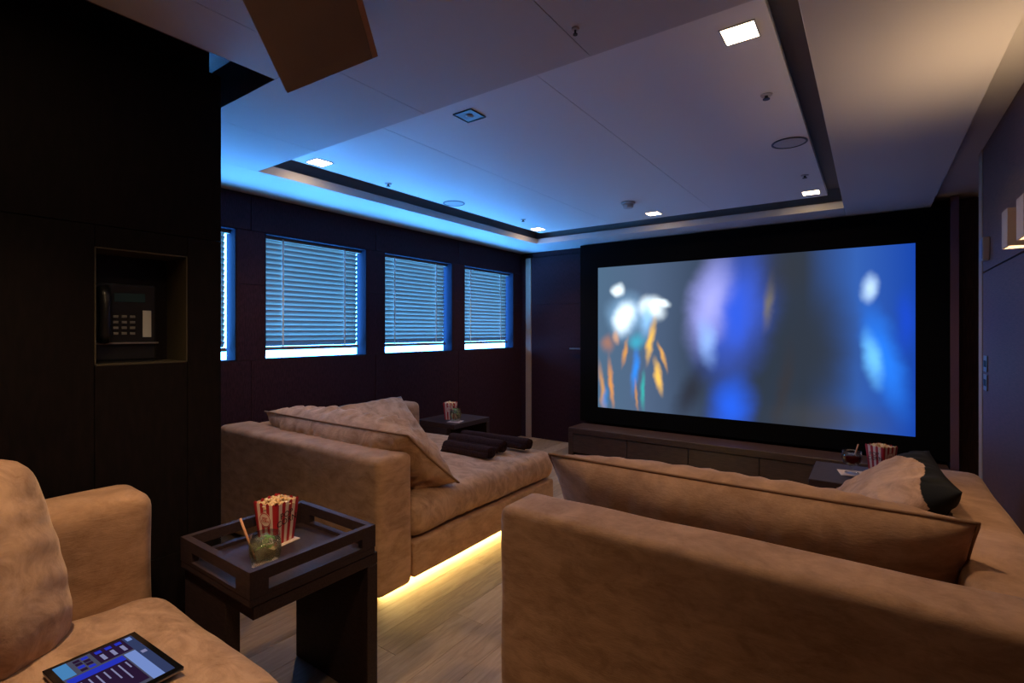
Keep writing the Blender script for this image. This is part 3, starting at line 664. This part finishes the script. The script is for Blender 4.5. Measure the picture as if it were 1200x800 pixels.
R_(0, 1, 0, .13, 6, 1); R_(.02, .1, .03, .1, 2, 2); R_(.4, .46, .03, .1, 5, 2)
R_(.33, 1, .13, .28, 2, 1); R_(0, .30, .13, .55, 3, 1)
for k in range(3): R_(.03 + .0 * k, .09, .17 + .13 * k, .25 + .13 * k, 1, 2); R_(.13, .26, .18 + .13 * k, .23 + .13 * k, 5, 2)
R_(.33, .95, .30, .98, 3, 1); R_(.33, .44, .30, .98, 1, 2)
for k in range(7): R_(.48, .62 + .28 * ((k * 37) % 10) / 10, .33 + .09 * k, .35 + .09 * k, 5, 2)
for k in range(4):
    for l in range(2): R_(.03 + .07 * k, .085 + .07 * k, .60 + .1 * l, .68 + .1 * l, 3 if (k + l) % 3 else 1, 2)
R_(0, .3, .84, 1, 4, 1)
obj('display', sc_, tmats, tb, smooth='keep')

# ------------------------------------------------------------------ telephone in the niche
ph = thing('telephone', 'dark desk telephone standing in the wall niche', 'telephone', (PX - .10, .655, NZ0 + .0045), PI / 2)
# local: x along wall (+x -> +y world), -y faces the room, z up ; the body leans back
def lean(o): o.rotation_euler = (math.radians(-8), 0, 0); return o
pbm = B(-.092, .092, -.02, .028, .004, .268, .008, 2); obj('body', pbm, dark_plastic, ph)
hs = bmesh.new(); tube(hs, [(-.066, -.030, .075), (-.066, -.046, .10), (-.066, -.052, .16), (-.066, -.046, .22), (-.066, -.030, .248)], [.020, .017, .014, .017, .020], 12); obj('handset', hs, dark_plastic, ph, smooth=True)
obj('display', B(-.034, .056, -.0225, -.0202, .205, .235, .001, 1), lcd_mat, ph)
key = None
for r_ in range(4):
    for c_ in range(3):
        if key is None: key = obj('key', B(-.0075, .0075, -.0245, -.0203, -.0045, .0045, .0012, 1), grey_plastic, ph, (-.03 + .024 * c_, 0, .098 + .019 * r_))
        else: copyobj(key, ph, (-.03 + .024 * c_, 0, .098 + .019 * r_))
obj('label_strip', B(.048, .074, -.0222, -.0203, .085, .178, .0006, 1), label_mat, ph)
obj('ledge', B(-.092, .092, -.035, -.0203, .062, .068, .001, 1), plate_mat, ph)
obj('foot', B(-.08, .08, -.03, .04, 0, .0045), dark_plastic, ph)

# ------------------------------------------------------------------ ceiling fittings
def spot(name, loc, W, size=2.0, blend=.7, parent=None, rad=.05, rot=(0, 0, 0)):
    l = bpy.data.lights.new(name, 'SPOT'); l.energy = W; l.color = WARM; l.spot_size = size; l.spot_blend = blend; l.shadow_soft_size = rad
    o = bpy.data.objects.new(name, l); COL.objects.link(o); o.location = loc; o.rotation_euler = rot
    if parent: o.parent = parent
    return o
def downlight(label, x, y, z, W=DOWNLIGHT_W, cone=2.1, rot=(0, 0, 0)):
    t = thing('downlight', label, 'ceiling light', (x, y, z), 0, 'square recessed downlights'); a = .052
    fb = bmesh.new()
    for p in ((-a - .006, a + .006, -a - .006, -a), (-a - .006, a + .006, a, a + .006), (-a - .006, -a, -a, a), (a, a + .006, -a, a)): bx(fb, *p, -.004, -.0005)
    obj('bezel', fb, white_plastic, t); obj('diffuser', B(-a, a, -a, a, -.003, -.0005), lamp_mat, t)
    spot('downlight_lamp', (0, 0, -.02), W, parent=t, size=cone, blend=.85, rot=rot)
    return t
downlight('square downlight in the tray ceiling over the window sofa', -2.746, 1.85, H2)
downlight('square downlight in the tray ceiling near the beige corner trim', -2.746, 4.33, H2)
downlight('square downlight in the tray ceiling beside the smoke detector', -1.554, 4.34, H2)
downlight('square downlight at the tray corner before the right end of the screen', -.365, 4.36, H2)
downlight('square downlight in the tray ceiling above the back of the right sofa', -.37, 1.885, H2)
downlight('square downlight in the low ceiling above the tablet sofa', -1.38, .26, H, REAR_W, 1.66)
downlight('added square fill lamp in the low ceiling behind the right sofa', -.60, .35, H, 45.0, .84, Vector((-1.75, 1.15, -1.75)).to_track_quat('-Z', 'Y').to_euler())  # added lamp, out of view, fills the shade on the window sofa's back
def disc(name, label, cat, x, y, z, prof, mats, group=None):
    bm = bmesh.new(); lathe(bm, prof, 28); o = obj(name, bm, mats, None, (x, y, z), smooth=False); return tag(o, label, cat, group)
sd = thing('smoke_detector', 'white round smoke detector on the tray ceiling', 'smoke detector', (-1.587, 3.85, H2))
b1 = bmesh.new(); lathe(b1, [(0, -.0005), (.055, -.0005), (.055, -.014), (.05, -.018), (0, -.018)], 28); obj('base', b1, white_plastic, sd)
b1 = bmesh.new(); lathe(b1, [(.042, -.0182), (.042, -.03), (.036, -.046), (.022, -.05), (0, -.05)], 28); obj('sensor_head', b1, white_plastic, sd)
for lab, x, y in (('round flush ceiling speaker above the right sofa', -.365, 3.14), ('round flush ceiling speaker near the windows', -2.741, 3.066)):
    sp = thing('ceiling_speaker', lab, 'speaker', (x, y, H2), 0, 'round ceiling speakers')
    b1 = bmesh.new(); lathe(b1, [(.088, -.0005), (.088, -.004), (.078, -.005), (.078, -.0005)], 36); obj('rim', b1, dot_mat, sd if False else sp)
    b1 = bmesh.new(); lathe(b1, [(0, -.003), (.076, -.003), (.076, -.0005), (0, -.0005)], 36); obj('grille', b1, grille_mat, sp)
for lab, x, y, z in (('small dark ceiling sprinkler near the windows', -2.751, 2.393, H2), ('small dark ceiling sprinkler near the corner downlight', -2.62, 3.88, H2), ('small dark ceiling sprinkler near the front right downlight', -.358, 3.85, H2), ('small dark ceiling sprinkler between downlight and round speaker', -.373, 2.446, H2), ('tiny dark sprinkler in the low ceiling panel', -.75, 1.40, H)):
    sp = thing('sprinkler', lab, 'sprinkler', (x, y, z), 0, 'ceiling sprinklers'); k = .4 if z == H else .8
    b1 = bmesh.new(); lathe(b1, [(0, -.0005), (.030 * k, -.0005), (.028 * k, -.005), (.012 * k, -.006), (0, -.006)], 20); obj('escutcheon', b1, grille_mat, sp)
    b1 = bmesh.new(); lathe(b1, [(0, -.0062), (.009 * k, -.0062), (.007 * k, -.016), (.018 * k, -.018), (.018 * k, -.021), (0, -.021)], 16); obj('deflector', b1, dot_mat, sp)
sn = thing('sensor_plate', 'small square clear sensor plate on the tray ceiling', 'sensor', (-1.565, 1.86, H2))
fb = bmesh.new(); a = .056
for p in ((-a, a, -a, -a + .005), (-a, a, a - .005, a), (-a, -a + .005, -a + .005, a - .005), (a - .005, a, -a + .005, a - .005)): bx(fb, *p, -.006, -.0005)
obj('rim', fb, dot_mat, sn); obj('cover', B(-a + .005, a - .005, -a + .005, a - .005, -.003, -.0005), plate_mat, sn)
b1 = bmesh.new(); lathe(b1, [(.02, -.0032), (.018, -.008), (0, -.011)], 20); obj('lens', b1, base('sensor_lens', (.5, .55, .6), .1), sn, smooth=True)

# tilted flap hanging open from the ceiling
fwd = Vector((-.5776, .8163, 0)); rgt = Vector((.8163, .5776, 0)); up = Vector((0, 0, 1))
def cv(r, f, u): return rgt * r + fwd * f + up * u
kk = 1.40 / 595
c1 = Vector((0, 0, 1.27)) + cv(-263, 595, 279) * kk
c2 = Vector((0, 0, 1.27)) + cv(-157, 595, 322) * (kk * 1.0448)
dd = cv(12, 595, -297).normalized(); ee = (c2 - c1); wid = ee.length; ee.normalize(); nn = dd.cross(ee).normalized()
if nn.z < 0: nn = -nn
fp = thing('ceiling_flap', 'tan tilted flap board hanging from the ceiling near the partition', 'flap', c1)
Lf = .50
def board(u0, u1, v0, v1, t0, t1):
    bm = bmesh.new(); vs_ = [bm.verts.new(ee * u - dd * v + nn * t) for t in (t0, t1) for v in (v0, v1) for u in (u0, u1)]
    for f in ((0, 1, 3, 2), (4, 6, 7, 5), (0, 4, 5, 1), (2, 3, 7, 6), (0, 2, 6, 4), (1, 5, 7, 3)): bm.faces.new([vs_[k] for k in f])
    return bm
bo = board(0, wid * .94, 0, Lf, 0, .018)
obj('board', bo, flap_mat, fp); obj('edge_strip', board(wid * .943, wid, 0, Lf, .0, .018), flap_edge, fp)
top_z = (c1 - dd * Lf).z
hbm = bmesh.new(); a_ = -dd * (Lf - .03) + ee * .03 + nn * .02; tube(hbm, [a_, Vector((a_.x, a_.y, H - c1.z + .002))], .008, 10); obj('hanger', hbm, steel, fp)

# ------------------------------------------------------------------ right wall fittings
sc = thing('wall_sconce', 'twin-shade wall lamp glowing on the right wall panel', 'wall lamp', (XR, 2.30, 1.55))
def shade(yc, zc=.06, hw=.045, dx=-.09):
    bm = bmesh.new(); t_ = .004; x0_, x1_ = dx - hw, dx + hw; y0_, y1_ = yc - hw, yc + hw; z0_, z1_ = 0, .125
    bx(bm, x0_, x0_ + t_, y0_, y1_, z0_, z1_); bx(bm, x1_ - t_, x1_, y0_, y1_, z0_, z1_); bx(bm, x0_ + t_, x1_ - t_, y0_, y0_ + t_, z0_, z1_); bx(bm, x0_ + t_, x1_ - t_, y1_ - t_, y1_, z0_, z1_)
    s_ = obj('shade', bm, lampshade, sc)
    bm = bmesh.new(); lathe(bm, [(0, .035), (.010, .035), (.013, .05), (.013, .075), (.008, .09), (0, .092)], 16, dx, yc); obj('bulb', bm, sconce_glow, s_)
    l = bpy.data.lights.new('sconce_lamp', 'POINT'); l.energy = SCONCE_W; l.color = WARM; l.shadow_soft_size = .016
    o = bpy.data.objects.new('sconce_lamp', l); COL.objects.link(o); o.parent = sc; o.location = (dx, yc, .082)
shade(.045); shade(-.17)
bm = bmesh.new(); bx(bm, -.012, -.0005, -.17, .045, .03, .095, .002, 1); obj('back_plate', bm, plate_mat, sc)
bm = bmesh.new(); bx(bm, -.05, -.012, .035, .055, .052, .072); bx(bm, -.05, -.012, -.18, -.16, .052, .072); obj('arm', bm, plate_mat, sc)
th = thing('thermostat', 'small box-shaped room control beside the beige door trim', 'thermostat', (XR, 3.60, 1.64))
obj('housing', B(-.028, -.0005, -.04, .04, 0, .12, .003, 1), lampshade, th); obj('front_panel', B(-.031, -.0285, -.034, .034, .006, .114, .001, 1), plate_mat, th)
for lab, z in (('upper steel switch plate below the room control', 1.055), ('lower steel switch plate below the room control', .955)):
    sw = thing('switch_plate', lab, 'switch', (XR, 3.66, z), 0, 'switch plates on the right wall')
    obj('plate', B(-.006, -.0005, -.045, .045, 0, .085, .001, 1), plate_mat, sw)
    for y_ in (-.02, .02): obj('button', B(-.009, -.0062, y_ - .012, y_ + .012, .025, .06, .001, 1), dark_plastic, sw)
